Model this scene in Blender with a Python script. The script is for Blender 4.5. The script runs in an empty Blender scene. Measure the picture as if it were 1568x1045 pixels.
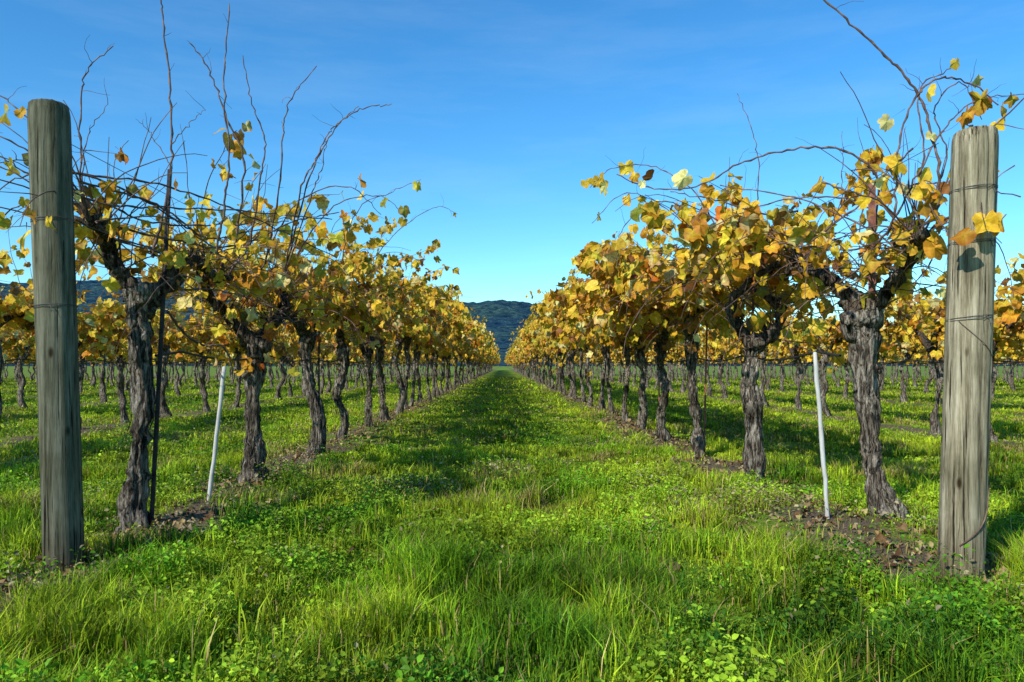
import bpy, math, numpy as np
from mathutils import Vector
R=np.random.default_rng(11)
PI=math.pi
ROW=2.05; SP=4.10
scene=bpy.context.scene
scene.view_settings.view_transform='Standard'
scene.view_settings.look='None'
scene.view_settings.exposure=0

# ---------------------------------------------------------------- noise
def _h(xi,yi,seed):
    h=(xi*374761393+yi*668265263+seed*982451653)&0xffffffff
    h=((h^(h>>13))*1274126177)&0xffffffff
    h=h^(h>>16)
    return h/4294967296.0
def vnoise(x,y,seed=0):
    x=np.asarray(x,float); y=np.asarray(y,float)
    xf=np.floor(x); yf=np.floor(y)
    xi=xf.astype(np.int64); yi=yf.astype(np.int64)
    fx=x-xf; fy=y-yf
    fx=fx*fx*(3-2*fx); fy=fy*fy*(3-2*fy)
    a=_h(xi,yi,seed); b=_h(xi+1,yi,seed); c=_h(xi,yi+1,seed); d=_h(xi+1,yi+1,seed)
    return (a*(1-fx)+b*fx)*(1-fy)+(c*(1-fx)+d*fx)*fy
def fbm(x,y,seed=0,o=4):
    s=0;a=.5;t=0
    for i in range(o):
        s=s+a*vnoise(x*2**i,y*2**i,seed+i*17); t+=a; a*=.5
    return s/t
def sstep(a,b,x):
    t=np.clip((x-a)/(b-a),0,1); return t*t*(3-2*t)
def rowdist(x):
    m=np.mod(x+ROW,SP); return np.minimum(m,SP-m)
def hgt(x,y):
    near=1-sstep(60,200,np.hypot(x,y))
    b=0.03*np.exp(-(rowdist(x)/.45)**2)
    return near*(0.10*(fbm(x*.45,y*.45,3,3)-.5)+0.05*(fbm(x*2.3,y*2.3,9,2)-.5)+b-.025)

# ---------------------------------------------------------------- mesh builder
class MB:
    def __init__(s): s.V=[];s.T=[];s.M=[];s.C=[];s.S=[];s.n=0
    def add(s,v,t,m=0,c=(1,1,1),smooth=True):
        v=np.asarray(v,float);t=np.asarray(t,np.int64)
        s.V.append(v); s.T.append(t+s.n); s.M.append(np.full(len(t),m)); s.S.append(np.full(len(t),smooth))
        c=np.asarray(c,float)
        if c.ndim==1: c=np.tile(c,(len(v),1))
        s.C.append(c); s.n+=len(v)
    def mesh(s,name,mats):
        V=np.concatenate(s.V);T=np.concatenate(s.T);M=np.concatenate(s.M);C=np.concatenate(s.C);S=np.concatenate(s.S)
        me=bpy.data.meshes.new(name)
        me.vertices.add(len(V)); me.vertices.foreach_set('co',V.astype(np.float32).ravel())
        me.loops.add(len(T)*3); me.loops.foreach_set('vertex_index',T.astype(np.int32).ravel())
        me.polygons.add(len(T)); me.polygons.foreach_set('loop_start',np.arange(0,len(T)*3,3,dtype=np.int32))
        for m in mats: me.materials.append(m)
        me.polygons.foreach_set('material_index',M.astype(np.int32))
        me.polygons.foreach_set('use_smooth',S.astype(bool))
        me.update(calc_edges=True)
        a=me.attributes.new('Col','FLOAT_COLOR','POINT')
        cc=np.ones((len(V),4),np.float32); cc[:,:3]=C
        a.data.foreach_set('color',cc.ravel())
        return me
    def obj(s,name,mats,loc=(0,0,0),parent=None):
        o=bpy.data.objects.new(name,s.mesh(name,mats)); o.location=loc
        scene.collection.objects.link(o)
        if parent: o.parent=parent
        return o

def catmull(P,n):
    P=np.asarray(P,float)
    Q=np.vstack([2*P[0]-P[1],P,2*P[-1]-P[-2]])
    m=len(P)-1
    ts=np.linspace(0,m,n); out=[]
    for t in ts:
        i=min(int(t),m-1); u=t-i
        a,b,c,d=Q[i],Q[i+1],Q[i+2],Q[i+3]
        out.append(.5*((2*b)+(-a+c)*u+(2*a-5*b+4*c-d)*u*u+(-a+3*b-3*c+d)*u**3))
    return np.array(out)

def tube(mb,P,r,sides=6,mat=0,col=(1,1,1),rough=0,seed=0,cap=True,freq=3.0,smooth=True):
    P=np.asarray(P,float); n=len(P); r=np.asarray(r,float)
    if r.ndim==0: r=np.full(n,float(r))
    T=np.gradient(P,axis=0); T/=np.linalg.norm(T,axis=1)[:,None]+1e-9
    up=np.array([1.,0,0]) if abs(T[0][0])<.8 else np.array([0,1.,0])
    N=[];u=up-T[0]*np.dot(up,T[0]); u/=np.linalg.norm(u)
    for i in range(n):
        u=u-T[i]*np.dot(u,T[i]); u/=np.linalg.norm(u)+1e-9; N.append(u.copy())
    N=np.array(N); B=np.cross(T,N)
    L=np.concatenate([[0],np.cumsum(np.linalg.norm(np.diff(P,axis=0),axis=1))])
    th=np.linspace(0,2*PI,sides,endpoint=False)
    rr=np.tile(r[:,None],(1,sides))
    if rough>0:
        A,Lg=np.meshgrid(th,L)
        tw=A+Lg*1.2
        n1=vnoise((np.cos(tw)*1.6+5)*freq*.8,(np.sin(tw)*1.6+5)*freq*.8+Lg*2.2,seed)
        n2=vnoise(np.cos(A)*3+Lg*9+20,np.sin(A)*3+Lg*7+30,seed+5)
        n3=vnoise(Lg*7+A*0,A*0+seed,seed+3)
        n4=vnoise(np.cos(A)*7+Lg*3+50,np.sin(A)*7+Lg*4+60,seed+8)
        rr=rr*(1+rough*(1.4*(n1-.5)+.8*(n2-.5)+.9*(n3-.5)+.5*(n4-.5)))
    V=P[:,None,:]+rr[:,:,None]*(np.cos(th)[None,:,None]*N[:,None,:]+np.sin(th)[None,:,None]*B[:,None,:])
    V=V.reshape(-1,3)
    i=np.arange(n-1)[:,None]*sides; j=np.arange(sides)[None,:]; jn=(j+1)%sides
    a=(i+j).ravel(); b=(i+jn).ravel(); c=(i+sides+jn).ravel(); d=(i+sides+j).ravel()
    F=np.vstack([np.stack([a,b,c],1),np.stack([a,c,d],1)])
    if cap:
        V=np.vstack([V,P[0]-T[0]*r[0]*.2,P[-1]+T[-1]*r[-1]*.5])
        k=n*sides; jj=np.arange(sides); jm=(jj+1)%sides
        F=np.vstack([F,np.stack([jm,jj,np.full(sides,k)],1),np.stack([jj+(n-1)*sides,jm+(n-1)*sides,np.full(sides,k+1)],1)])
    mb.add(V,F,mat,col,smooth)

# ---------------------------------------------------------------- materials
def newmat(name):
    m=bpy.data.materials.new(name); m.use_nodes=True
    nt=m.node_tree; nt.nodes.clear()
    return m,nt
def N(nt,t,**k):
    n=nt.nodes.new(t)
    for a,b in k.items(): setattr(n,a,b)
    return n
def ramp(nt,fac,stops):
    r=N(nt,'ShaderNodeValToRGB')
    e=r.color_ramp.elements
    while len(e)<len(stops): e.new(.5)
    for i,(p,c) in enumerate(stops):
        e[i].position=p; e[i].color=(c[0],c[1],c[2],1)
    nt.links.new(fac,r.inputs[0]); return r
def noise(nt,scale,detail=4,vec=None,rough=.55):
    n=N(nt,'ShaderNodeTexNoise'); n.inputs['Scale'].default_value=scale; n.inputs['Detail'].default_value=detail
    n.inputs['Roughness'].default_value=rough
    if vec: nt.links.new(vec,n.inputs['Vector'])
    return n
def mapping(nt,vec,scale):
    m=N(nt,'ShaderNodeMapping'); m.inputs['Scale'].default_value=scale; nt.links.new(vec,m.inputs['Vector']); return m.outputs[0]
def mixc(nt,f,a,b,mode='MIX'):
    m=N(nt,'ShaderNodeMix',data_type='RGBA',blend_type=mode)
    for s,v in ((0,f),(6,a),(7,b)):
        if isinstance(v,bpy.types.NodeSocket): nt.links.new(v,m.inputs[s])
        elif s==0: m.inputs[0].default_value=v
        else: m.inputs[s].default_value=(*v,1)
    return m.outputs[2]
def principled(nt,rough=.8,spec=.3):
    b=N(nt,'ShaderNodeBsdfPrincipled'); o=N(nt,'ShaderNodeOutputMaterial')
    b.inputs['Roughness'].default_value=rough; b.inputs['Specular IOR Level'].default_value=spec
    nt.links.new(b.outputs[0],o.inputs[0]); return b
def bump(nt,b,h,strength,dist):
    bp=N(nt,'ShaderNodeBump'); bp.inputs['Strength'].default_value=strength; bp.inputs['Distance'].default_value=dist
    nt.links.new(h,bp.inputs['Height']); nt.links.new(bp.outputs[0],b.inputs['Normal'])

def foliage_mat(name,trans,rough,spec,nscale):
    m,nt=newmat(name)
    at=N(nt,'ShaderNodeAttribute',attribute_name='Col')
    geo=N(nt,'ShaderNodeNewGeometry')
    nz=noise(nt,nscale,3,geo.outputs['Position'])
    rp=ramp(nt,nz.outputs[0],[(.3,(.70,.64,.55)),(.65,(1.12,1.1,1.05))])
    c=mixc(nt,1.0,at.outputs['Color'],rp.outputs[0],'MULTIPLY')
    b=N(nt,'ShaderNodeBsdfPrincipled'); b.inputs['Roughness'].default_value=rough; b.inputs['Specular IOR Level'].default_value=spec
    nt.links.new(c,b.inputs['Base Color'])
    t=N(nt,'ShaderNodeBsdfTranslucent'); nt.links.new(c,t.inputs[0])
    mx=N(nt,'ShaderNodeMixShader'); mx.inputs[0].default_value=trans
    nt.links.new(b.outputs[0],mx.inputs[1]); nt.links.new(t.outputs[0],mx.inputs[2])
    o=N(nt,'ShaderNodeOutputMaterial'); nt.links.new(mx.outputs[0],o.inputs[0])
    return m
M_leaf=foliage_mat('vine_leaf',.25,.55,.22,45)
M_grass=foliage_mat('grass_blade',.25,.5,.12,8)
M_dead=foliage_mat('dead_leaf',.1,.8,.1,30)

def bark_mat():
    m,nt=newmat('vine_bark'); b=principled(nt,.9,.15)
    tc=N(nt,'ShaderNodeTexCoord')
    v=mapping(nt,tc.outputs['Object'],(20,20,3.0))
    n1=noise(nt,3,7,v,.72); n2=noise(nt,2.6,3,tc.outputs['Object'])
    r=ramp(nt,n1.outputs[0],[(.38,(.012,.009,.007)),(.46,(.09,.072,.056)),(.53,(.27,.235,.19)),(.64,(.60,.55,.48))])  # bark tones; the dark end also paints in crevice shading
    r2=ramp(nt,n2.outputs[0],[(.36,(.45,.41,.37)),(.60,(1.1,1.07,1.03))])
    at=N(nt,'ShaderNodeAttribute',attribute_name='Col')
    c=mixc(nt,1.0,r.outputs[0],r2.outputs[0],'MULTIPLY')
    c=mixc(nt,1.0,c,at.outputs['Color'],'MULTIPLY')
    nt.links.new(c,b.inputs['Base Color'])
    bump(nt,b,n1.outputs[0],1.0,.04); return m
M_bark=bark_mat()
def cane_mat():
    m,nt=newmat('vine_cane'); b=principled(nt,.65,.3)
    tc=N(nt,'ShaderNodeTexCoord'); n1=noise(nt,18,3,tc.outputs['Object'])
    r=ramp(nt,n1.outputs[0],[(.3,(.04,.022,.018)),(.5,(.12,.07,.048)),(.72,(.28,.18,.13))])
    nt.links.new(r.outputs[0],b.inputs['Base Color']); return m
M_cane=cane_mat()
def simple(name,stops,scale,rough,bs=.3,bd=.002,metal=0,sc=(1,1,1)):
    m,nt=newmat(name); b=principled(nt,rough,.3); b.inputs['Metallic'].default_value=metal
    tc=N(nt,'ShaderNodeTexCoord'); v=mapping(nt,tc.outputs['Object'],sc); n1=noise(nt,scale,5,v)
    r=ramp(nt,n1.outputs[0],stops); nt.links.new(r.outputs[0],b.inputs['Base Color'])
    bump(nt,b,n1.outputs[0],bs,bd); return m
M_white=simple('white_painted_stake',[(.3,(.20,.17,.13)),(.42,(.46,.44,.39)),(.7,(.58,.56,.52))],14,.7,sc=(2,2,.6))
M_rust=simple('rusty_steel',[(.3,(.12,.04,.028)),(.55,(.30,.11,.07)),(.7,(.38,.18,.12))],25,.85)
M_dark=simple('dark_steel',[(.3,(.02,.016,.014)),(.6,(.06,.045,.04)),(.8,(.09,.06,.045))],25,.8)
M_wire=simple('galvanised_wire',[(.3,(.05,.045,.04)),(.6,(.14,.13,.12))],30,.6,metal=.3)
M_hose=simple('drip_hose_plastic',[(.3,(.012,.012,.012)),(.7,(.035,.033,.03))],10,.6)

def wood_mat(name,ca,cb,cc,cdark):
    m,nt=newmat(name); b=principled(nt,.88,.15)
    tc=N(nt,'ShaderNodeTexCoord')
    v=mapping(nt,tc.outputs['Object'],(26,26,1.1)); n1=noise(nt,1.4,8,v,.78)
    v2=mapping(nt,tc.outputs['Object'],(60,60,1.3)); n2=noise(nt,1.0,4,v2,.6)
    n3=noise(nt,3.0,4,tc.outputs['Object'])
    r=ramp(nt,n1.outputs[0],[(.34,cdark),(.43,ca),(.53,cb),(.64,cc)])
    crack=ramp(nt,n2.outputs[0],[(.34,(.12,.10,.08)),(.40,(1,1,1))])
    c=mixc(nt,1.0,r.outputs[0],crack.outputs[0],'MULTIPLY')
    blot=ramp(nt,n3.outputs[0],[(.35,(.58,.58,.52)),(.62,(1.08,1.08,1.06))])
    c=mixc(nt,1.0,c,blot.outputs[0],'MULTIPLY')
    vo=N(nt,'ShaderNodeTexVoronoi'); vo.inputs['Scale'].default_value=1.0
    nt.links.new(mapping(nt,tc.outputs['Object'],(8,8,3.6)),vo.inputs['Vector'])
    kn=ramp(nt,vo.outputs['Distance'],[(.05,(.22,.17,.12)),(.12,(1,1,1))])
    c=mixc(nt,1.0,c,kn.outputs[0],'MULTIPLY')
    sx=N(nt,'ShaderNodeSeparateXYZ'); nt.links.new(tc.outputs['Object'],sx.inputs[0])
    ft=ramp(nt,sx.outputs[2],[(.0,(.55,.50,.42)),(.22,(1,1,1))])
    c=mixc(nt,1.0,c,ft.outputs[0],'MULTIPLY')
    nt.links.new(c,b.inputs['Base Color'])
    ma=N(nt,'ShaderNodeMath',operation='ADD'); nt.links.new(n1.outputs[0],ma.inputs[0]); nt.links.new(crack.outputs[0],ma.inputs[1])
    bump(nt,b,ma.outputs[0],.9,.008); return m
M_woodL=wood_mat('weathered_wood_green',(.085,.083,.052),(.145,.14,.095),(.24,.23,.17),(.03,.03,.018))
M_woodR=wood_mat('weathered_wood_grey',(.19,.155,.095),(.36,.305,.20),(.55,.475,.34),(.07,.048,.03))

def ground_mat():
    m,nt=newmat('vineyard_floor'); b=principled(nt,.95,.1)
    g=N(nt,'ShaderNodeNewGeometry'); pos=g.outputs['Position']
    sx=N(nt,'ShaderNodeSeparateXYZ'); nt.links.new(pos,sx.inputs[0])
    pp=N(nt,'ShaderNodeMath',operation='PINGPONG'); nt.links.new(sx.outputs[0],pp.inputs[0]); pp.inputs[1].default_value=ROW
    n1=noise(nt,1.3,5,pos); n2=noise(nt,14,5,pos,.7); n3=noise(nt,.5,3,pos); n4=noise(nt,60,4,pos,.7); n5=noise(nt,2.2,4,pos)
    ad=N(nt,'ShaderNodeMath',operation='MULTIPLY_ADD'); nt.links.new(n1.outputs[0],ad.inputs[0]); ad.inputs[1].default_value=1.6
    nt.links.new(pp.outputs[0],ad.inputs[2])
    mr=N(nt,'ShaderNodeMapRange',interpolation_type='SMOOTHSTEP'); nt.links.new(ad.outputs[0],mr.inputs[0])
    mr.inputs[1].default_value=2.42; mr.inputs[2].default_value=2.80
    gr=ramp(nt,n2.outputs[0],[(.3,(.055,.11,.010)),(.5,(.14,.23,.018)),(.7,(.30,.35,.035))])
    gr2=ramp(nt,n3.outputs[0],[(.35,(.8,.9,.8)),(.65,(1.25,1.1,.9))])
    gc=mixc(nt,1.0,gr.outputs[0],gr2.outputs[0],'MULTIPLY')
    dry=ramp(nt,n5.outputs[0],[(.56,(0,0,0)),(.70,(.6,.6,.6))])
    gc=mixc(nt,dry.outputs[0],gc,(.22,.17,.07))
    so=ramp(nt,n4.outputs[0],[(.3,(.05,.034,.022)),(.5,(.15,.108,.07)),(.72,(.30,.225,.145))])
    c=mixc(nt,mr.outputs[0],gc,so.outputs[0])
    nt.links.new(c,b.inputs['Base Color'])
    bump(nt,b,n4.outputs[0],.7,.03); return m
M_ground=ground_mat()

def hill_mat():
    m,nt=newmat('forested_hill_haze_tint'); b=principled(nt,1,.0)
    g=N(nt,'ShaderNodeNewGeometry'); pos=g.outputs['Position']
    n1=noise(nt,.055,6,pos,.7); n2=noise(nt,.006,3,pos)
    r=ramp(nt,n1.outputs[0],[(.38,(.012,.034,.066)),(.5,(.03,.08,.10)),(.62,(.08,.145,.13))])  # forest tones with distance haze painted in as a blue shift
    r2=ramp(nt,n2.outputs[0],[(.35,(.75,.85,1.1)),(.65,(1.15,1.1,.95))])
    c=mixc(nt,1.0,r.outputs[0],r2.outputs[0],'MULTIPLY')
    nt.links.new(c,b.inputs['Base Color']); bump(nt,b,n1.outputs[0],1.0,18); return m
M_hill=hill_mat()

# ---------------------------------------------------------------- ground
def axis(lo,hi,dense_lo,dense_hi,step,nout):
    d=np.arange(dense_lo,dense_hi+1e-6,step)
    a=dense_lo-np.geomspace(step*1.5,dense_lo-lo,nout)[::-1]
    b=dense_hi+np.geomspace(step*1.5,hi-dense_hi,nout)
    return np.concatenate([a,d,b])
gx=axis(-3500,3500,-9,9,.09,50); gy=axis(-300,4500,.5,16,.1,60)
X,Y=np.meshgrid(gx,gy); Z=hgt(X,Y)
nx=len(gx); ny=len(gy)
i=np.arange(ny-1)[:,None]*nx; j=np.arange(nx-1)[None,:]
a=(i+j).ravel(); b_=a+1; c_=a+nx+1; d_=a+nx
mb=MB(); mb.add(np.stack([X.ravel(),Y.ravel(),Z.ravel()],1),np.vstack([np.stack([a,b_,c_],1),np.stack([a,c_,d_],1)]))
mb.obj('ground',[M_ground])

# hills
hx=np.linspace(-3400,2600,700); hy=np.linspace(900,2300,90)
X,Y=np.meshgrid(hx,hy)
prof=np.interp(hx,[-3400,-2000,-1200,-760,-440,-200,-60,0,60,160,274,512,900,2600],[170,220,205,225,215,160,140,150,142,118,95,65,50,30])
t=(Y-900)/1400
e=np.sin(np.clip(t/0.75,0,1.33)*PI/2)**1.2
Z=prof[None,:]*e*(Y/1950)*1.02*(1+.35*(fbm(X*.004,Y*.004,21,4)-.5))+9*(fbm(X*.03,Y*.03,31,3)-.5)*e+5*vnoise(X*.12,Y*.12,8)*e
Z=Z-2
nx=len(hx); ny=len(hy); i=np.arange(ny-1)[:,None]*nx; j=np.arange(nx-1)[None,:]
a=(i+j).ravel(); b_=a+1; c_=a+nx+1; d_=a+nx
mb=MB(); mb.add(np.stack([X.ravel(),Y.ravel(),Z.ravel()],1),np.vstack([np.stack([a,b_,c_],1),np.stack([a,c_,d_],1)]))
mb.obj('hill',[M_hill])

# ---------------------------------------------------------------- leaves
half=[(0,1.0),(13,.88),(26,.74),(40,.88),(54,.93),(72,.76),(90,.72),(108,.80),(130,.74),(150,.66),(168,.45),(180,.18)]
def template(h):
    ang=[q[0] for q in h]+[-q[0] for q in h[1:-1]][::-1]
    rad=[q[1] for q in h]+[q[1] for q in h[1:-1]][::-1]
    ang=np.radians(ang); rad=np.array(rad)
    LX=np.concatenate([[0],np.sin(ang)*rad]); LY=np.concatenate([[0],np.cos(ang)*rad])
    K=len(LX); kk=np.arange(1,K); LT=np.stack([np.zeros(K-1,int),kk,np.roll(kk,-1)],1)
    return LX,LY,K,np.concatenate([[0],ang]),np.concatenate([[0],rad]),LT
T_HI=template(half)
T_LO=template([(0,1.0),(26,.72),(52,.92),(84,.7),(112,.82),(150,.64),(180,.2)])
PAL=np.array([(.86,.52,.035),(.93,.64,.06),(.72,.54,.05),(.95,.79,.32),(.72,.33,.03),(.40,.18,.04),(.36,.36,.05),(.76,.22,.02)])
def leaves(mb,P,D,Nn,S,C,rng,mat,curl=1.0,tp=None):
    LX,LY,K,LA,LR,LT=tp or T_HI
    n=len(P)
    D=D/np.linalg.norm(D,axis=1)[:,None]
    Nn=Nn-D*np.sum(Nn*D,1)[:,None]; Nn/=np.linalg.norm(Nn,axis=1)[:,None]+1e-9
    Sd=np.cross(D,Nn)
    ca=rng.uniform(-.2,1.1,n)[:,None]*curl; cb=rng.uniform(-.9,.25,n)[:,None]*curl
    wv=rng.uniform(.08,.42,n)[:,None]*curl; ph=rng.uniform(0,6.3,n)[:,None]
    lx=LX[None,:]*(1-.25*np.abs(ca)); ly=np.tile(LY[None,:],(n,1))
    jit=1+rng.normal(0,.08,(n,K))
    lx=lx*jit; ly=ly*jit
    lz=-ca*lx**2*.9+cb*ly**2*.7+wv*np.sin(LA[None,:]*3+ph)*LR[None,:]**1.5
    V=P[:,None,:]+S[:,None,None]*(lx[:,:,None]*Sd[:,None,:]+ly[:,:,None]*D[:,None,:]+lz[:,:,None]*Nn[:,None,:])
    T=(LT[None,:,:]+np.arange(n)[:,None,None]*K).reshape(-1,3)
    edge=rng.uniform(0,1,n)
    Cc=np.tile(C[:,None,:],(1,K,1))
    br=np.array([.72,.50,.42]); f=(LR[None,:]>.7)*(edge[:,None]>.6)
    Cc=np.where(f[:,:,None],Cc*br,Cc)
    Cc[:,0,:]*=np.array([.88,1.02,.9])
    mb.add(V.reshape(-1,3),T,mat,Cc.reshape(-1,3),False)
def palette(rng,n,w):
    w=np.array(w,float); w/=w.sum()
    c=PAL[rng.choice(len(PAL),n,p=w)]
    return np.clip(c*rng.uniform(.6,1.08,(n,1))*(1+rng.normal(0,.05,(n,3))),0,.95)

def leaf_cluster(mb,pts,rng,size,w,tp=None):
    P=np.array(pts); n=len(P)
    if n==0: return
    off=rng.normal(0,1,(n,3)); off[:,2]=off[:,2]*.5-.3; off/=np.linalg.norm(off,axis=1)[:,None]
    L=rng.uniform(.04,.10,n)
    Q=P+off*L[:,None]
    D=off*.5+np.stack([rng.normal(0,.35,n),rng.normal(0,.35,n),-np.abs(rng.normal(.75,.4,n))],1)
    Nn=np.stack([rng.normal(0,1,n),rng.normal(-.2,.9,n),rng.normal(.25,.6,n)],1)
    S=rng.uniform(*size,n)*rng.choice([.65,1,1,1.1],n)
    leaves(mb,Q+D/np.linalg.norm(D,axis=1)[:,None]*S[:,None]*.2,D,Nn,S,palette(rng,n,w),rng,2,1.0,tp)
    if tp is None:
        wd=.0016; s=np.array([wd,wd,0])
        V=np.stack([P-s,P+s,Q],1).reshape(-1,3); T=np.arange(n*3).reshape(-1,3)
        mb.add(V,T,1,(1,1,1),False)

W_GOLD=[.37,.23,.11,.11,.12,.06,.02,.01]
W_GREEN=[.32,.24,.18,.13,.07,.05,.06,.00]
W_ORNG=[.20,.06,.03,.03,.28,.15,.02,.23]

def grow_cane(rng,p,d,length,g,step=.07,wob=.10):
    p=np.array(p,float); d=np.array(d,float); d/=np.linalg.norm(d)
    pts=[p.copy()]; n=int(length/step)
    for k in range(n):
        d=d+np.array([0,0,-g*(.4+k/n)])+rng.normal(0,wob,3)*np.array([1,1,.8])
        d/=np.linalg.norm(d); p=p+d*step
        if p[2]<.55: break
        pts.append(p.copy())
    return np.array(pts)

def make_vine(seed,trunk=None,arms=None,tr=None,ncane=44,leafp=.62,size=(.055,.088),w=W_GOLD,extra=(),extra_leaf=(),base=(0,0),
              hi=True,sprawl=1.0,tall=1.0,spot=(),zmin=1.35,nbare=0,tint=1.0):
    rng=np.random.default_rng(seed); mb=MB()
    if trunk is None:
        lx=rng.normal(0,.07); H=rng.uniform(1.10,1.32)
        trunk=[(0,0,-.08)]+[(lx*k/3+rng.normal(0,.04),rng.normal(0,.05),H*k/4) for k in range(1,4)]+[(lx,rng.normal(0,.03),H)]
        r0=rng.uniform(.036,.052); tr=[r0*1.5,r0*1.0,r0*.9,r0*.95,r0*1.3]
        tx,ty,tz=trunk[-1]
        A=[]
        for s in (-1,1):
            zz=rng.uniform(1.5,1.68)
            A.append([(tx,ty,tz-.05),(tx+rng.normal(0,.07),ty+s*rng.uniform(.10,.2),tz+.14),(tx*.5+rng.normal(0,.06),s*.42,zz-.04+rng.normal(0,.04)),(rng.normal(0,.04),s*.68,zz),(0,s*.9,1.62)])
        arms=A
    n=40 if hi else 14
    P=catmull(trunk,n); r=np.interp(np.linspace(0,1,n),np.linspace(0,1,len(tr)),tr)
    P[1:-1]+=rng.normal(0,.005,(n-2,3))
    tube(mb,P,r,26 if hi else 9,0,(tint,tint,tint*.98),.74,seed,freq=3.2)
    for k in range(4 if hi else 1):
        q=P[-1-rng.integers(0,4)]+rng.normal(0,.03,3)
        d=rng.normal(0,1,3)*np.array([1,1,.5]); d/=np.linalg.norm(d)
        tube(mb,[q-d*.03,q+d*.02,q+d*.06],[tr[-1]*.6,tr[-1]*.62,tr[-1]*.25],9,0,(.7*tint,.67*tint,.63*tint),.6,seed+k)
    # loose bark strips peeling off the trunk
    if hi:
        for k in range(18):
            i0=rng.integers(2,n-8); m=rng.integers(3,7); a0=rng.uniform(0,2*PI)
            seg=P[i0:i0+m]; rad=r[i0:i0+m]*(1.06+.28*np.linspace(0,1,m)**2*rng.uniform(.2,1))
            e0=np.stack([seg[:,0]+rad*np.cos(a0),seg[:,1]+rad*np.sin(a0),seg[:,2]],1)
            a1=a0+rng.uniform(.12,.28)
            e1=np.stack([seg[:,0]+rad*np.cos(a1),seg[:,1]+rad*np.sin(a1),seg[:,2]],1)
            V=np.concatenate([e0,e1]); q=np.arange(m-1)
            T=np.vstack([np.stack([q,q+1,q+m+1],1),np.stack([q,q+m+1,q+m],1)])
            g=rng.uniform(.7,1.4)*tint; mb.add(V,T,0,(g,g*.96,g*.9),False)
    starts=[]
    for A in arms:
        m=28 if hi else 12
        Q=catmull(A,m); Q[1:-1]+=rng.normal(0,.009,(m-2,3))
        rr=np.interp(np.linspace(0,1,m),[0,.25,.6,1],[tr[-1]*.75,.044,.030,.020])*rng.uniform(.8,1.35,m)
        tube(mb,Q,rr,12 if hi else 6,0,(.48*tint,.435*tint,.39*tint),.6,seed+3)
        for k in range(3,m): starts.append(Q[k])
    starts=np.array(starts)
    for k in range(18 if hi else 8):
        s=starts[rng.integers(len(starts))]
        d=np.array([rng.normal(0,.5),rng.normal(0,.4),rng.uniform(.3,1)]); d/=np.linalg.norm(d)
        L=rng.uniform(.05,.13)
        tube(mb,[s,s+d*L*.5,s+d*L+rng.normal(0,.01,3)],[.018,.014,.010],6,0,(.45,.40,.36),.3,k)
    lp=[]
    for k in range(ncane+nbare):
        s=starts[rng.integers(len(starts))]+rng.normal(0,.02,3)
        side=rng.choice([-1,1])
        kind=rng.random(); bare=k>=ncane; nb=0 if bare else 99
        if bare: kind=kind*.9
        if kind<.62:
            d=(side*rng.uniform(.1,1.0)*sprawl,rng.normal(0,.35),rng.uniform(.5,1.1)); L=rng.uniform(.7,1.5)*tall; g=rng.uniform(.06,.18)/tall
        elif kind<.80:
            d=(side*rng.uniform(.2,.9),rng.normal(0,.6),rng.uniform(-.3,.4)); L=rng.uniform(.4,.9); g=rng.uniform(.05,.15)
        elif kind<.95:
            d=(rng.normal(0,.3),rng.normal(0,1),rng.uniform(.2,.6)); L=rng.uniform(.6,1.2); g=rng.uniform(.05,.13)
        else:
            d=(side*rng.uniform(0,.4),rng.normal(0,.3),1); L=rng.uniform(.9,1.4); g=rng.uniform(-.01,.03); nb=5
        C=grow_cane(rng,s,d,L,g)
        if len(C)<3: continue
        r0=rng.uniform(.0035,.0065)
        tube(mb,C,np.linspace(r0,.0018,len(C)),5 if hi else 3,1,cap=False)
        if hi and rng.random()<.4 and len(C)>6:
            q=C[rng.integers(3,len(C)-2)]
            D2=grow_cane(rng,q,rng.normal(0,1,3)+np.array([0,0,.4]),rng.uniform(.15,.4),.05,.05)
            if len(D2)>2: tube(mb,D2,np.linspace(.003,.001,len(D2)),4,1,cap=False)
        lc=leafp*rng.uniform(.3,1.55)
        for iq,q in enumerate(C[1:]):
            if iq>=nb: break
            for pr,jt in ((lc,0),(lc*.45,.04)):
                if rng.random()<pr:
                    q2=q+rng.normal(0,1,3)*jt
                    if q2[2]<zmin and rng.random()<(.92 if q2[2]<zmin-.25 else .7): continue
                    lp.append(q2)
    bx,by=base
    for pts,r0,r1,lprob in extra:
        C=np.array(pts,float)-np.array([bx,by,0]); m=max(10,int(len(C)*7)); C=catmull(C,m)
        C[1:-1]+=rng.normal(0,.0045,(m-2,3))
        rr=np.linspace(r0,r1,m); rr[::3]*=1.35
        tube(mb,C,rr,6,1,cap=False)
        for q in C[::4]:
            if rng.random()<.6:
                D2=grow_cane(rng,q,rng.normal(0,1,3)+np.array([0,0,.5]),rng.uniform(.05,.2),.0,.03,.25)
                if len(D2)>2: tube(mb,D2,np.linspace(.0018,.0008,len(D2)),3,1,cap=False)
            if rng.random()<lprob: lp.append(q)
    leaf_cluster(mb,lp,rng,size,w,None if hi else T_LO)
    if len(extra_leaf):
        leaf_cluster(mb,[np.array(q,float)-np.array([bx,by,0]) for q in extra_leaf],rng,(.05,.07),[.3,.1,0,.15,.3,.15,0,.0])
    for c,nn,ww in spot:
        pp=[np.array(c,float)-np.array([bx,by,0])+rng.normal(0,.05,3) for _ in range(nn)]
        leaf_cluster(mb,pp,rng,(.05,.075),ww)
    return mb
MATS=[M_bark,M_cane,M_leaf]

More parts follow.
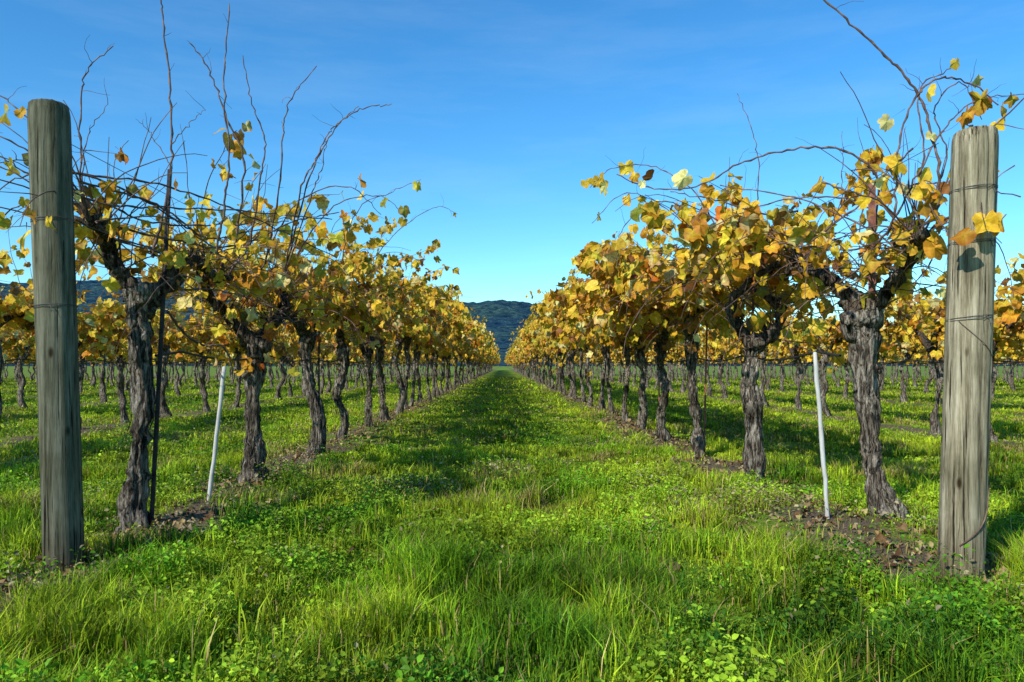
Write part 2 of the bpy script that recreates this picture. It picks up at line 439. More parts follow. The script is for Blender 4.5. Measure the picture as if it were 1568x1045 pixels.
# ---- hero vines -------------------------------------------------
LX0=-2.19
exL=[
 ([(-2.10,4.6,1.62),(-2.03,4.6,1.9),(-1.99,4.6,2.16),(-1.99,4.6,2.55),(-2.03,4.6,2.98),(-2.06,4.6,3.24)],.009,.0035,.0),
 ([(-1.75,4.7,1.65),(-1.66,4.6,2.01),(-1.64,4.6,2.24),(-1.67,4.6,2.67),(-1.64,4.6,3.14)],.007,.003,.0),
 ([(-1.75,5.0,1.7),(-1.65,4.9,2.24),(-1.77,4.9,2.58),(-1.88,4.9,2.87),(-2.0,4.9,3.03)],.007,.003,.0),
 ([(-2.31,4.2,1.8),(-2.31,4.2,2.09),(-2.31,4.2,2.38),(-2.27,4.2,2.59),(-2.13,4.2,2.72)],.006,.0025,.0),
 ([(-2.3,4.2,1.9),(-2.28,4.2,2.2),(-2.16,4.2,2.40)],.004,.0015,.0),
 ([(-2.2,4.1,1.7),(-2.3,4.0,1.9),(-2.47,4.0,1.97),(-2.62,3.95,2.05),(-2.9,3.9,2.0)],.006,.002,.0),
 ([(-2.2,4.1,1.8),(-2.3,4.0,2.1),(-2.45,4.0,2.24),(-2.62,4.0,2.38),(-2.8,4.0,2.5)],.006,.002,.0),
 ([(-2.15,4.2,1.7),(-2.35,4.0,2.0),(-2.6,3.9,2.15),(-2.9,3.9,2.1)],.006,.002,.0),
 ([(-2.15,4.2,1.7),(-2.3,4.0,1.85),(-2.55,3.95,1.75),(-2.75,3.9,1.4)],.005,.002,.35),
 ([(-2.15,4.3,1.7),(-2.3,4.0,1.95),(-2.5,3.9,1.9),(-2.7,3.9,1.7)],.005,.002,.25),
 ([(-2.15,4.3,1.7),(-2.35,4.0,1.85),(-2.55,3.9,1.98),(-2.8,3.9,1.95)],.005,.002,.0),
 ([(-1.98,4.6,2.3),(-1.85,4.6,2.45),(-1.78,4.6,2.5)],.003,.001,0),
 ([(-1.98,4.6,2.15),(-2.1,4.6,2.35),(-2.2,4.6,2.45)],.003,.001,0),
 ([(-2.26,4.3,1.78),(-2.0,4.5,1.72),(-1.7,4.8,1.72),(-1.4,5.2,1.95),(-1.15,5.4,2.05)],.007,.003,.25),
 ([(-2.3,4.2,1.95),(-2.05,4.4,1.80),(-1.75,4.8,1.85),(-1.45,5.2,1.95)],.006,.003,.3),
 ([(-2.33,4.0,2.0),(-2.1,4.3,1.95),(-1.9,4.6,1.80),(-1.7,4.9,1.6)],.006,.003,.1),
 ([(-2.33,4.0,1.9),(-2.15,4.2,1.85),(-1.95,4.5,1.9),(-1.6,4.9,1.95),(-1.2,5.4,2.0)],.006,.003,.3),
 ([(-2.25,4.1,1.95),(-2.0,4.4,1.9),(-1.8,4.7,1.75),(-1.65,5.0,1.85),(-1.35,5.3,1.9)],.006,.003,.3),
 ([(-2.3,4.1,2.0),(-1.95,4.5,2.02),(-1.6,5.0,1.92),(-1.2,5.5,1.75)],.006,.003,.35),
 ([(-2.05,4.7,1.3),(-2.0,4.9,1.15),(-1.92,5.0,1.10),(-1.84,5.05,1.10),(-1.8,5.1,.97)],.008,.005,.0),
]
t1=[(0,0,-.08),(.02,0,.3),(.05,0,.75),(.03,0,1.15),(.04,0,1.42)]
v=make_vine(101,t1,[[(.03,0,1.38),(-.07,-.06,1.54),(-.08,-.12,1.66),(.0,-.35,1.70),(.06,-.6,1.72)],
                    [(.03,0,1.34),(.16,.06,1.43),(.24,.1,1.60),(.24,.35,1.62),(.2,.75,1.58),(.17,1.15,1.62)]],
            [.090,.066,.060,.062,.086],ncane=40,leafp=.42,size=(.04,.068),w=W_GREEN,extra=exL,base=(LX0,4.56),sprawl=.7,tall=.62,zmin=1.6,nbare=30,tint=1.05,
            extra_leaf=[(-2.12,4.2,2.17)])
v.obj('grapevine',MATS,(LX0,4.56,hgt(LX0,4.56)))
exL2=[
 ([(-1.8,5.4,1.7),(-1.64,5.2,2.23),(-1.61,5.2,2.5),(-1.70,5.2,2.76),(-1.76,5.2,3.07)],.006,.0025,0),
 ([(-1.7,5.5,1.7),(-1.51,5.2,2.21),(-1.49,5.2,2.59),(-1.41,5.2,2.81),(-1.26,5.2,3.0)],.006,.0025,0),
 ([(-1.7,6,1.7),(-1.48,5.6,2.24),(-1.36,5.6,2.47),(-1.19,5.6,2.74),(-1.0,5.6,2.85),(-.81,5.6,2.88)],.006,.0025,0),
 ([(-1.7,6,1.7),(-1.43,5.6,2.28),(-1.31,5.6,2.59),(-1.21,5.6,2.73),(-1.05,5.6,2.86)],.006,.002,0),
 ([(-1.7,6,1.7),(-1.40,5.6,2.2),(-1.33,5.6,2.4),(-1.28,5.6,2.62)],.005,.002,0),
 ([(-1.9,6.0,1.7),(-1.6,5.9,2.2),(-1.2,5.9,2.35),(-.95,6.0,2.15)],.006,.002,.6),
 ([(-1.9,6.6,1.7),(-1.5,6.6,2.3),(-1.1,6.7,2.45),(-.85,6.8,2.3)],.006,.002,.7),
]
t2=[(0,0,-.08),(-.01,0,.35),(.01,0,.8),(.02,0,1.0),(.04,0,1.16)]
v=make_vine(102,t2,[[(.02,0,1.12),(-.10,-.1,1.30),(-.24,-.2,1.44),(-.27,-.35,1.62),(-.12,-.8,1.62)],
                    [(.03,0,1.12),(.12,.1,1.30),(.18,.25,1.48),(.08,.5,1.62),(.0,.9,1.64)]],
            [.105,.072,.066,.068,.085],ncane=58,leafp=.64,w=W_GREEN,extra=exL2,base=(-2.07,6.38),sprawl=1.05,zmin=1.62,nbare=20,tint=.9,
            spot=[((-1.97,5.35,1.0),5,W_ORNG),((-2.0,6.2,1.02),8,W_ORNG),((-1.75,6.1,1.2),7,W_ORNG)])
v.obj('grapevine',MATS,(-2.07,6.38,hgt(-2.07,6.38)))
t3=[(0,0,-.08),(.06,0,.3),(-.03,0,.75),(-.08,0,1.05),(-.05,0,1.25)]
exL3=[([(-1.7,8,1.8),(-1.40,7.5,2.42),(-1.08,7.5,2.61),(-.77,7.5,2.74)],.005,.0018,.35),
      ([(-1.7,9,1.9),(-1.2,9,2.5),(-.75,9,2.78),(-.5,9,2.7)],.005,.0018,.2)]
v=make_vine(103,t3,[[(-.05,0,1.2),(-.1,-.12,1.35),(-.2,-.3,1.45),(-.1,-.6,1.6),(0,-.9,1.62)],
                    [(-.05,0,1.2),(0,.1,1.38),(.02,.3,1.5),(.0,.6,1.6),(.0,.9,1.64)]],
            [.085,.052,.047,.05,.068],ncane=62,leafp=.74,w=W_GREEN,sprawl=1.2,tall=1.1,extra=exL3,base=(-1.95,8.0),zmin=1.58,nbare=10,spot=[((-1.7,7.4,1.35),8,W_ORNG)])
v.obj('grapevine',MATS,(-1.98,8.0,hgt(-1.98,8.0)))
for k,y in enumerate([9.6,11.3,13.0]):
    v=make_vine(110+k,ncane=68,leafp=.78,w=W_GREEN if k<2 else W_GOLD,sprawl=1.35,tall=1.22,zmin=1.55,nbare=8,tint=.95); v.obj('grapevine',MATS,(-2.03+R.normal(0,.04),y,0))
# right side
exR=[
 ([(2.3,4.4,1.6),(2.39,4.2,1.88),(2.34,4.2,2.24),(2.27,4.2,2.45),(2.11,4.2,2.63),(1.93,4.2,2.81),(1.70,4.2,3.0)],.009,.0045,.0),
 ([(2.1,4.4,1.6),(2.14,4.2,1.77),(2.16,4.2,2.13),(2.25,4.2,2.41),(2.39,4.2,2.53),(2.57,4.2,2.49),(2.71,4.2,2.38)],.007,.003,.2),
 ([(2.2,4.4,1.7),(2.28,4.2,2.02),(2.43,4.2,2.27),(2.61,4.2,2.41),(2.86,4.2,2.44)],.006,.002,.2),
 ([(2.25,4.3,1.6),(2.3,4.2,2.1),(2.28,4.2,2.45),(2.45,4.2,2.58)],.006,.0025,.1),
 ([(2.35,4.3,1.7),(2.42,4.2,2.1),(2.36,4.2,2.35),(2.5,4.2,2.5),(2.62,4.2,2.3)],.005,.002,.2),
 ([(2.4,5.0,1.7),(2.44,5.0,2.16),(2.21,5.0,2.36),(1.91,5.1,2.39),(1.62,5.2,2.33),(1.36,5.3,2.2),(1.06,5.4,2.2),(.80,5.4,2.30)],.008,.003,.04),
 ([(2.21,5.0,2.1),(2.21,5.0,2.48)],.003,.0015,0),
 ([(1.9,4.9,1.7),(2.2,4.6,1.95),(2.5,4.4,2.0),(2.9,4.3,1.9)],.006,.003,.35),
 ([(1.8,5.0,1.75),(2.1,4.6,1.65),(2.4,4.4,1.7),(2.8,4.2,2.05)],.006,.003,.3),
 ([(2.0,5.2,2.0),(1.8,5.3,2.0),(1.5,5.4,2.12),(1.2,5.5,2.2)],.006,.003,.35),
 ([(2.35,4.4,2.2),(2.2,4.6,2.0),(2.15,4.6,1.7),(2.3,4.5,1.5)],.005,.003,.1),
 ([(2.0,4.8,2.1),(2.2,4.5,1.9),(2.4,4.3,1.6),(2.3,4.3,1.4)],.005,.003,.1),
 ([(2.5,5.0,1.9),(2.2,5.0,2.05),(1.8,5.2,2.05),(1.4,5.4,1.9)],.006,.003,.2),
 ([(2.45,4.6,1.6),(2.2,4.8,1.85),(1.9,5.0,2.05),(1.5,5.3,2.2)],.006,.003,.2),
 ([(2.15,3.9,1.8),(2.25,3.8,1.5),(2.2,3.7,1.1),(2.28,3.68,.8),(2.2,3.7,.4)],.004,.002,.0),
]
tr1=[(.10,0,-.08),(-.01,0,.22),(-.06,0,.60),(-.09,0,1.03),(-.12,0,1.30)]
v=make_vine(201,tr1,[[(-.12,0,1.26),(-.2,.02,1.40),(-.3,.1,1.54),(-.36,.4,1.62),(-.34,.75,1.6)],
                    [(-.12,0,1.26),(-.02,-.05,1.36),(.04,-.2,1.50),(-.02,-.45,1.60),(-.12,-.75,1.66)]],
            [.085,.052,.055,.055,.090],ncane=42,leafp=.40,size=(.045,.08),w=W_GOLD,extra=exR,base=(2.375,4.86),sprawl=.7,tall=.68,zmin=1.58,nbare=28,tint=1.35,
            extra_leaf=[(2.47,4.2,2.60),(2.57,4.2,2.55),(2.66,4.2,2.44),(2.67,4.2,2.28),(2.62,4.2,2.26),(2.7,4.2,2.42),(.66,5.4,2.3),(.68,5.4,2.28),(1.07,5.4,2.26),(2.2,4.2,2.36)])
v.obj('grapevine',MATS,(2.375,4.86,hgt(2.375,4.86)))
tr2=[(0,0,-.08),(.0,0,.35),(-.03,0,.75),(-.02,0,.98),(0,0,1.12)]
v=make_vine(202,tr2,[[(0,0,1.06),(-.12,0,1.22),(-.20,-.05,1.42),(-.08,-.2,1.56),(.05,-.5,1.68),(.15,-.9,1.66)],
                    [(0,0,1.06),(.14,0,1.18),(.22,.05,1.36),(.14,.2,1.5),(.05,.55,1.62),(.0,.9,1.64)]],
            [.078,.052,.048,.05,.065],ncane=66,leafp=.76,size=(.055,.105),w=W_GOLD,base=(1.98,6.04),zmin=1.78,nbare=12,tint=1.2,
            extra=[([(1.85,5.6,2.0),(1.83,5.5,2.38),(1.78,5.5,2.63),(1.68,5.5,2.87)],.004,.0018,0),
                   ([(1.9,6.2,1.7),(1.6,6.3,2.3),(1.3,6.5,2.6),(.95,6.6,2.62),(.75,6.6,2.45)],.006,.002,.7),
                   ([(1.9,6.0,1.7),(1.5,6.0,2.1),(1.2,6.0,2.2),(.95,6.1,2.0),(.9,6.1,1.7)],.006,.002,.9),
                   ([(1.9,6.5,1.7),(1.5,6.6,2.2),(1.1,6.8,2.45),(.8,6.9,2.2)],.006,.002,.8)])
v.obj('grapevine',MATS,(1.98,6.04,hgt(1.98,6.04)))
for k,y in enumerate([7.9,9.6,11.3,13.0]):
    v=make_vine(210+k,ncane=88,leafp=.92,size=(.055,.105),w=W_GOLD,sprawl=1.3,tall=1.18,zmin=1.6 if k<2 else 1.5,tint=1.1); v.obj('grapevine',MATS,(2.05+R.normal(0,.04),y,0))

# ---- instanced rows --------------------------------------------
VAR=[make_vine(300+k,ncane=60,leafp=.76,size=(.07,.11),w=W_GOLD if k%3 else W_GREEN,hi=False,sprawl=1.38,tall=1.30,zmin=1.45).mesh('grapevine_mesh',MATS) for k in range(5)]
VAR+=[make_vine(320+k,ncane=46,leafp=.62,size=(.07,.11),w=W_GOLD,hi=False,sprawl=.85,tall=.78,zmin=1.25).mesh('grapevine_mesh',MATS) for k in range(6)]
def vine_row(x,y0,y1,step=1.65,zs=1.0,ks=range(9)):
    e=bpy.data.objects.new('grapevine_row',None); scene.collection.objects.link(e); e.location=(x,y0,0)
    y=y0;last=-1; ks=list(ks)
    while y<y1:
        k=ks[R.integers(len(ks))]
        if k==last: k=ks[(ks.index(k)+1)%len(ks)]
        last=k
        o=bpy.data.objects.new('vine',VAR[k]); scene.collection.objects.link(o); o.parent=e
        o.location=(R.normal(0,.05),y-y0,float(hgt(x,y))); o.rotation_euler=(0,0,(PI if R.random()<.5 else 0)+R.normal(0,.06))
        s=R.uniform(.93,1.1); o.scale=(s*(1 if R.random()<.5 else -1),1.0,s*zs)
        y+=step*R.uniform(.93,1.07)
vine_row(-ROW,14.7,150,zs=1.08,ks=range(5)); vine_row(ROW,14.7,150,zs=1.10,ks=range(5))
for jrow in range(1,10):
    for s in (-1,1):
        x=s*(ROW+SP*jrow)
        vine_row(x,max(4.5,abs(x)/.85-4),90 if jrow<5 else 70,zs=.92,ks=range(5,11))

# ---------------------------------------------------------------- posts
def post(name,base,top,r,mat,rings,seed):
    rng=np.random.default_rng(seed)
    b0=np.array(base,float); t0=np.array(top,float); H=t0[2]
    b0[2]-=.15
    emp=bpy.data.objects.new(name,None); scene.collection.objects.link(emp); emp.location=(base[0],base[1],0)
    off=np.array([base[0],base[1],0])
    mb=MB(); n=70; sides=64
    P=np.linspace(b0-off,t0-off,n)
    th=np.linspace(0,2*PI,sides,endpoint=False)
    L=np.linspace(0,H,n)
    A,Lg=np.meshgrid(th,L)
    rr=r*(1+.04*(vnoise(np.cos(A)*1.2+4,np.sin(A)*1.2+Lg*.8+4,seed)-.5)*2+.02*(vnoise(np.cos(A)*9+20,np.sin(A)*9+20+Lg*.7,seed+2)-.5)*2)
    for _ in range(12):
        a0=rng.uniform(0,2*PI); z0=rng.uniform(0,H*.8); z1=z0+rng.uniform(.3,1.0)
        da=np.abs(np.angle(np.exp(1j*(A-a0-.05*np.sin(Lg*5)))))
        rr-=r*.09*np.exp(-(da/.05)**2)*sstep(z0,z0+.1,Lg)*(1-sstep(z1-.1,z1,Lg))
    rr[-1]*=.93; rr[-2]*=.985
    V=np.stack([P[:,None,0]+rr*np.cos(th),P[:,None,1]+rr*np.sin(th),np.tile(P[:,None,2],(1,sides))],2)
    V[-1,:,2]+=.004*np.cos(th+1)
    P2=V.copy()
    V=V.reshape(-1,3)
    i=np.arange(n-1)[:,None]*sides; j=np.arange(sides)[None,:]; jn=(j+1)%sides
    a=(i+j).ravel(); b=(i+jn).ravel(); c=(i+sides+jn).ravel(); d=(i+sides+j).ravel()
    mb.add(V,np.vstack([np.stack([a,b,c],1),np.stack([a,c,d],1)]),0)
    capn=[P2[-1]]
    for f,dz in ((.9,.008),(.6,.010),(.3,.011)):
        cc=P[-1]+(P2[-1]-P[-1])*f; cc[:,2]+=dz+rng.normal(0,.0012,sides); capn.append(cc)
    CV=np.vstack(capn+[P[-1][None]+np.array([[0,0,.011]])]); F=[]
    for q in range(3):
        for jj in range(sides):
            k2=(jj+1)%sides; F+= [(q*sides+jj,q*sides+k2,(q+1)*sides+k2),(q*sides+jj,(q+1)*sides+k2,(q+1)*sides+jj)]
    for jj in range(sides): F.append((3*sides+jj,3*sides+(jj+1)%sides,4*sides))
    mb.add(CV,F,0)
    mb.obj('post_body',[mat],(0,0,0),emp)
    mw=MB()
    for z,tilt in rings:
        f=(z+.15)/(H+.15); c=b0-off+(t0-b0)*f
        for w in range(2):
            tt=np.linspace(0,2*PI,40); zz=z+w*.006+tilt*np.cos(tt+w*.6)
            Q=np.stack([c[0]+(r*1.035)*np.cos(tt),c[1]+(r*1.035)*np.sin(tt),zz],1)
            tube(mw,Q,.0017,5,0,cap=False)
        tt=np.linspace(0,1,8); a0=-1.3
        Q=np.stack([c[0]+r*1.05*np.cos(a0)+.02*tt,c[1]+r*1.05*np.sin(a0)-.01*tt,z+.01*np.sin(tt*9)-.03*tt],1)
        tube(mw,Q,.0016,4,0,cap=False)
    mw.obj('wire_wrap',[M_wire],(0,0,0),emp)
    if seed==9:
        mt=MB(); s_=np.linspace(0,1,60); zz=.15+1.0*s_; a_=-2.2+2.6*np.sin(s_*3.2)+.2*np.sin(s_*17)
        f=(zz+.15)/(H+.15); cx=(b0-off)[0]+(t0-b0)[0]*f; cy=(b0-off)[1]+0*f
        Q=np.stack([cx+r*1.06*np.cos(a_),cy+r*1.06*np.sin(a_),zz],1)
        tube(mt,Q,np.linspace(.0032,.0016,60),5,0,cap=False)
        mt.obj('dry_tendril',[M_cane],(0,0,0),emp)
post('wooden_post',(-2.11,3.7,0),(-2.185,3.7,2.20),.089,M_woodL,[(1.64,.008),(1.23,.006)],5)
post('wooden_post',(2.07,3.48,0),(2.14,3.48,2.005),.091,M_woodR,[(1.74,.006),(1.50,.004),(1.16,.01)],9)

# ---------------------------------------------------------------- stakes
def stake(name,b,t,r,mat,sides=10):
    mb=MB(); b=np.array(b,float); t=np.array(t,float); off=np.array([b[0],b[1],0]); b[2]=-.1
    P=np.linspace(b-off,t-off,14); P[1:-1,:2]+=R.normal(0,.002,(12,2))
    rr=np.full(14,r)*R.uniform(.9,1.08,14); rr[-1]*=.9
    tube(mb,P,rr,sides,0,rough=.12,seed=4)
    return mb.obj(name,[mat],tuple(off))
stake('white_stake',(-2.03,5.27,0),(-1.91,5.27,.94),.014,M_white)
stake('white_stake',(2.02,4.75,0),(1.93,4.75,1.03),.0135,M_white)
def tpost(name,b,t,w,mat):
    mb=MB(); off=np.array([b[0],b[1],0]); 
    def bar(x0,x1,y0,y1):
        V=[];F=[]
        for f in (0,1):
            p=(np.array(b)*(1-f)+np.array(t)*f)-off
            if f==0: p[2]=-.1
            V+= [(p[0]+x0,p[1]+y0,p[2]),(p[0]+x1,p[1]+y0,p[2]),(p[0]+x1,p[1]+y1,p[2]),(p[0]+x0,p[1]+y1,p[2])]
        F=[(0,1,5),(0,5,4),(1,2,6),(1,6,5),(2,3,7),(2,7,6),(3,0,4),(3,4,7),(4,5,6),(4,6,7)]
        mb.add(V,F,0,(1,1,1),False)
    bar(-w,w,-.003,.003); bar(-.003,.003,.004,w*1.3)
    for k in range(10):
        z=.3+k*.17
        if z<t[2]-.05:
            f=z/t[2]; p=(np.array(b)*(1-f)+np.array(t)*f)-off
            mb.add([(p[0]-.006,p[1]-.012,z),(p[0]+.006,p[1]-.012,z),(p[0]+.006,p[1]-.004,z+.02),(p[0]-.006,p[1]-.004,z+.02),(p[0],p[1]-.004,z-.01)],[(0,1,2),(0,2,3),(0,4,1)],0,(1,1,1),False)
    return mb.obj(name,[mat],tuple(off))
tpost('metal_stake',(2.40,4.99,0),(2.37,4.93,2.12),.023,M_rust)
tpost('metal_stake',(-2.11,4.60,0),(-1.985,4.58,2.12),.013,M_dark)
for (x,y) in [(2.03,6.25),(2.12,8.1),(-1.95,8.15),(2.0,9.8),(-2.0,11.4)]:
    tpost('metal_stake',(x,y,0),(x+R.normal(0,.02),y,1.95),.009,M_rust if x>0 else M_dark)

# trellis wires and drip hose
mw=MB(); mh=MB()
for jrow in range(0,5):
    for s in (-1,1):
        x=s*(ROW+SP*jrow); y0=3.62 if jrow==0 else 4.0
        for z in (1.64,2.0):
            ys=np.concatenate([np.arange(y0,30,.8),np.arange(30,90,6)])
            tube(mw,np.stack([x+.01*np.sin(ys*1.3+z),ys,z-.015*np.abs(np.sin(ys*.9))+0*ys],1),.002,4,0,cap=False)
        ys=np.concatenate([np.arange(4.6,30,.35),np.arange(30,90,6)])
        tube(mh,np.stack([x+.03*np.sin(ys*1.1),ys,1.04-.05*np.abs(np.sin(ys*1.9))],1),.008,6,0,cap=False)
mw.obj('trellis_wire',[M_wire]); mh.obj('drip_hose',[M_hose])

# ---------------------------------------------------------------- grass
def sample(y0,y1,dens,slope=.74,pad=.8):
    A=(y1-y0)*2*(slope*(y0+y1)/2+pad); n=int(A*dens)
    yy=R.uniform(y0,y1,int(n*1.9)); xx=R.uniform(-1,1,len(yy))*(slope*y1+pad)
    k=np.abs(xx)<slope*yy+pad
    return xx[k][:n],yy[k][:n]
def cover(x,y):
    rd=rowdist(x)+1.15*(fbm(x*1.3,y*1.3,41,3)-.5)
    return sstep(.05,.46,rd)
def lush(x,y): return fbm(x*1.1,y*1.1,51,3)
def clump(x,y):
    a=fbm(x*4.6,y*4.6,81,3); b=fbm(x*1.1,y*1.1,83,2)
    return .28+1.45*sstep(.37,.68,a)+.5*(b-.4)
def weedy(x,y): return .05+.85*sstep(.38,.66,fbm(x*1.6,y*1.6,91,4)+.05*np.sign(-x)*sstep(.5,2,np.abs(x)))
def blades(mb,x,y,h,w,c,lean=.5):
    n=len(x); z=hgt(x,y)
    a=R.uniform(0,2*PI,n); ba=a+PI/2+R.normal(0,.4,n)
    ln=h*np.abs(R.normal(lean,.35,n))
    sx=np.cos(ba)*w*.5; sy=np.sin(ba)*w*.5
    dx=np.cos(a)*ln; dy=np.sin(a)*ln
    V=np.empty((n,5,3))
    V[:,0]=np.stack([x-sx,y-sy,z-.005],1); V[:,1]=np.stack([x+sx,y+sy,z-.005],1)
    V[:,2]=np.stack([x-sx*.8+dx*.3,y-sy*.8+dy*.3,z+h*.6],1); V[:,3]=np.stack([x+sx*.8+dx*.3,y+sy*.8+dy*.3,z+h*.6],1)
    V[:,4]=np.stack([x+dx,y+dy,z+h*R.uniform(.82,1.0,n)],1)
    T=(np.array([[0,1,3],[0,3,2],[2,3,4]])[None]+np.arange(n)[:,None,None]*5).reshape(-1,3)
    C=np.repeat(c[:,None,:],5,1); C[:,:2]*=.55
    mb.add(V.reshape(-1,3),T,0,C.reshape(-1,3),False)
G1=np.array([.20,.43,.014]);G2=np.array([.52,.66,.03]);G3=np.array([.045,.14,.010]);GD=np.array([.55,.43,.16])
def gcol(x,y,dry=.05):
    n=len(x); f=np.clip(fbm(x*.9,y*.9,61,3)*2.3-.58+R.normal(0,.25,n),0,1)[:,None]
    c=G3*(1-f)+G1*f; g=np.clip(fbm(x*1.7,y*1.7,71,3)*2.6-.98+R.normal(0,.28,n)+.35*sstep(4,9,y),0,1)[:,None]
    c=c*(1-g)+G2*g
    c=c*(.68+.42*sstep(.36,.58,fbm(x*2.6,y*2.0,75,3)))[:,None]  # noise-shaped shading patches painted into the grass colour
    nd=R.random(n)<dry+.30*(1-cover(x,y))+.42*sstep(.54,.70,fbm(x*1.9,y*1.5,77,3))*sstep(3.2,6,y)
    c[nd]=GD*R.uniform(.5,1.15,(nd.sum(),1))
    return c*R.uniform(.55,1.3,(n,1))
mg=MB()
for (y0,y1,dens,hh,ww) in [(1.9,3.6,14000,.10,.0042),(3.6,5.5,8500,.082,.0055),(5.5,9,3800,.064,.0075),(9,16,1300,.056,.012),(16,30,320,.055,.024),(30,60,50,.075,.05)]:
    x,y=sample(y0,y1,dens)
    p=np.clip(cover(x,y)+.08,0,1)*(.35+.9*lush(x,y))*(1-.35*weedy(x,y))
    k=R.random(len(x))<p; x=x[k];y=y[k]
    trk=1-.35*np.exp(-((np.abs(x)-.85)/.28)**2)
    h=hh*clump(x,y)*trk*R.uniform(.5,1.4,len(x))*(.45+.55*cover(x,y))*(1-.3*weedy(x,y))
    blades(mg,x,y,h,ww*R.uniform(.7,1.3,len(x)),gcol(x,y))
for k in range(560):
    yy=2.1+R.random()**1.3*5; xx=R.uniform(-1,1)*(.7*yy+.3)
    if rowdist(np.array(xx))<.3: continue
    n=R.integers(10,40); x=xx+R.normal(0,.035,n); y=yy+R.normal(0,.035,n)
    hb=R.uniform(.08,.21)
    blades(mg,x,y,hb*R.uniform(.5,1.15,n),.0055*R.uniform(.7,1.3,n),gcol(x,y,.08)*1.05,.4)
mg.obj('grass',[M_grass])

# broadleaf weeds
mwd=MB()
hexv=np.array([(0,0,0),(-.33,.30,.06),(-.30,.68,.05),(0,1,-.10),(.30,.68,.05),(.33,.30,.06),(0,.5,-.05)])
hext=np.array([[6,0,5],[6,5,4],[6,4,3],[6,3,2],[6,2,1],[6,1,0]])
for (y0,y1,dens,sz,hh) in [(1.9,3.8,14000,.019,.09),(3.8,6.5,6200,.021,.078),(6.5,12,1300,.026,.06),(12,24,200,.042,.055)]:
    x,y=sample(y0,y1,dens)
    wd=weedy(x,y)
    p=(wd*.95+.03)*(.12+.88*cover(x,y))
    k=R.random(len(x))<p; x=x[k];y=y[k]; wd=wd[k]; n=len(x)
    z=hgt(x,y)+hh*clump(x,y)*(.5+.6*wd)*R.uniform(.08,1.2,n)
    a=R.uniform(0,2*PI,n); up=np.stack([R.normal(0,.7,n),R.normal(-.1,.7,n),np.ones(n)],1); up/=np.linalg.norm(up,axis=1)[:,None]
    D=np.stack([np.cos(a),np.sin(a),R.normal(.1,.25,n)],1); D-=up*np.sum(D*up,1)[:,None]; D/=np.linalg.norm(D,axis=1)[:,None]
    S=np.cross(D,up); s=sz*R.choice([.5,.7,1,1.3],n)*R.uniform(.7,1.2,n)
    V=np.stack([x,y,z],1)[:,None,:]+s[:,None,None]*(hexv[None,:,0,None]*S[:,None,:]+hexv[None,:,1,None]*D[:,None,:]+hexv[None,:,2,None]*up[:,None,:]*2)
    T=(hext[None]+np.arange(n)[:,None,None]*7).reshape(-1,3)
    C=np.repeat((gcol(x,y,.015)*np.array([.82,.92,1.3]))[:,None,:],7,1)
    mwd.add(V.reshape(-1,3),T,0,C.reshape(-1,3),False)
mwd.obj('broadleaf_weeds',[M_grass])

# fallen leaves
ml=MB()
n=5200; y=3.2+R.random(n)**1.8*26; side=R.choice([-1,1],n); x=side*ROW+R.normal(0,.42,n)
k=R.random(n)<(1-cover(x,y))*.65+.10; x=x[k];y=y[k]
n2=600; y=np.concatenate([y,R.uniform(2.3,14,n2)]); x=np.concatenate([x,R.uniform(-6,6,n2)]); n=len(x)
P=np.stack([x,y,hgt(x,y)+R.uniform(.008,.04,n)],1)
a=R.uniform(0,2*PI,n)
D=np.stack([np.cos(a),np.sin(a),R.normal(0,.25,n)],1); Nn=np.stack([R.normal(0,.4,n),R.normal(0,.4,n),np.ones(n)],1)
C=np.array([(.22,.13,.065),(.34,.23,.12),(.13,.085,.05),(.45,.34,.17),(.32,.25,.17)])[R.integers(0,5,n)]*R.uniform(.7,1.2,(n,1))
leaves(ml,P,D,Nn,R.uniform(.018,.045,n),C,R,0,1.5)
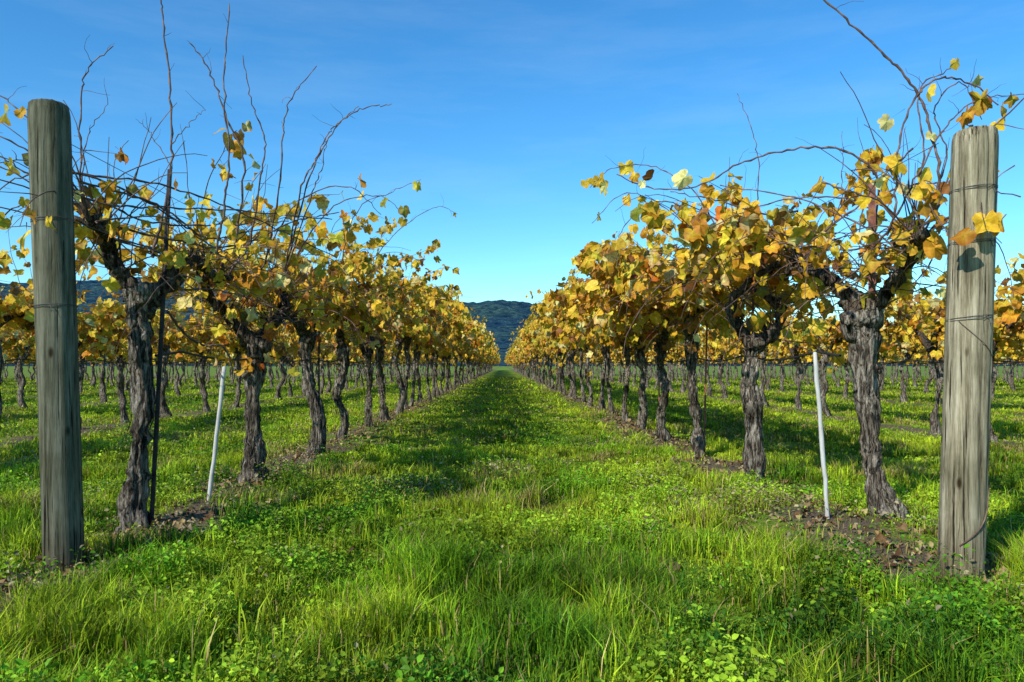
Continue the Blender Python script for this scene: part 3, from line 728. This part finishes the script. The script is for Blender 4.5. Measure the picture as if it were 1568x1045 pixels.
ml.obj('fallen_leaves',[M_dead])

# ---------------------------------------------------------------- light and sky
elev=math.radians(35); az=math.atan2(-.66,-.75)
to=Vector((math.sin(az)*math.cos(elev),math.cos(az)*math.cos(elev),math.sin(elev)))
sl=bpy.data.lights.new('sun','SUN'); sl.energy=5.0; sl.angle=math.radians(.5); sl.color=(1,.97,.90)
so=bpy.data.objects.new('sun',sl); so.rotation_euler=to.to_track_quat('Z','Y').to_euler(); scene.collection.objects.link(so)
w=bpy.data.worlds.new('World'); scene.world=w; w.use_nodes=True; nt=w.node_tree; nt.nodes.clear()
sky=N(nt,'ShaderNodeTexSky'); sky.sky_type='NISHITA'; sky.sun_disc=False; sky.sun_elevation=elev; sky.sun_rotation=az%(2*PI)
sky.air_density=1.0; sky.dust_density=0.1; sky.ozone_density=2.0
hs=N(nt,'ShaderNodeHueSaturation'); hs.inputs['Saturation'].default_value=1.30; hs.inputs['Value'].default_value=1.32
nt.links.new(sky.outputs[0],hs.inputs['Color'])
tn=mixc(nt,1.0,hs.outputs[0],(.64,1.0,1.10),'MULTIPLY')
tc=N(nt,'ShaderNodeTexCoord')
mp=mapping(nt,tc.outputs['Generated'],(1.3,1.0,8.0)); cn=noise(nt,1.6,6,mp,.62)
cr=ramp(nt,cn.outputs[0],[(.52,(0,0,0)),(.85,(.12,.12,.12))])
cm=mixc(nt,cr.outputs[0],tn,(6,7.2,8))
bg=N(nt,'ShaderNodeBackground'); bg.inputs[1].default_value=.14; nt.links.new(cm,bg.inputs[0])
ow=N(nt,'ShaderNodeOutputWorld'); nt.links.new(bg.outputs[0],ow.inputs[0])

# ---------------------------------------------------------------- camera
cd=bpy.data.cameras.new('camera'); cd.lens=27; cd.sensor_width=36; cd.clip_end=9000; cd.clip_start=.05
cd.shift_y=.0239; cd.shift_x=.009
co=bpy.data.objects.new('camera',cd); co.location=(0,0,.95); co.rotation_euler=(PI/2,0,0)
scene.collection.objects.link(co); scene.camera=co
print('verts grass',mg.n,'weeds',mwd.n)
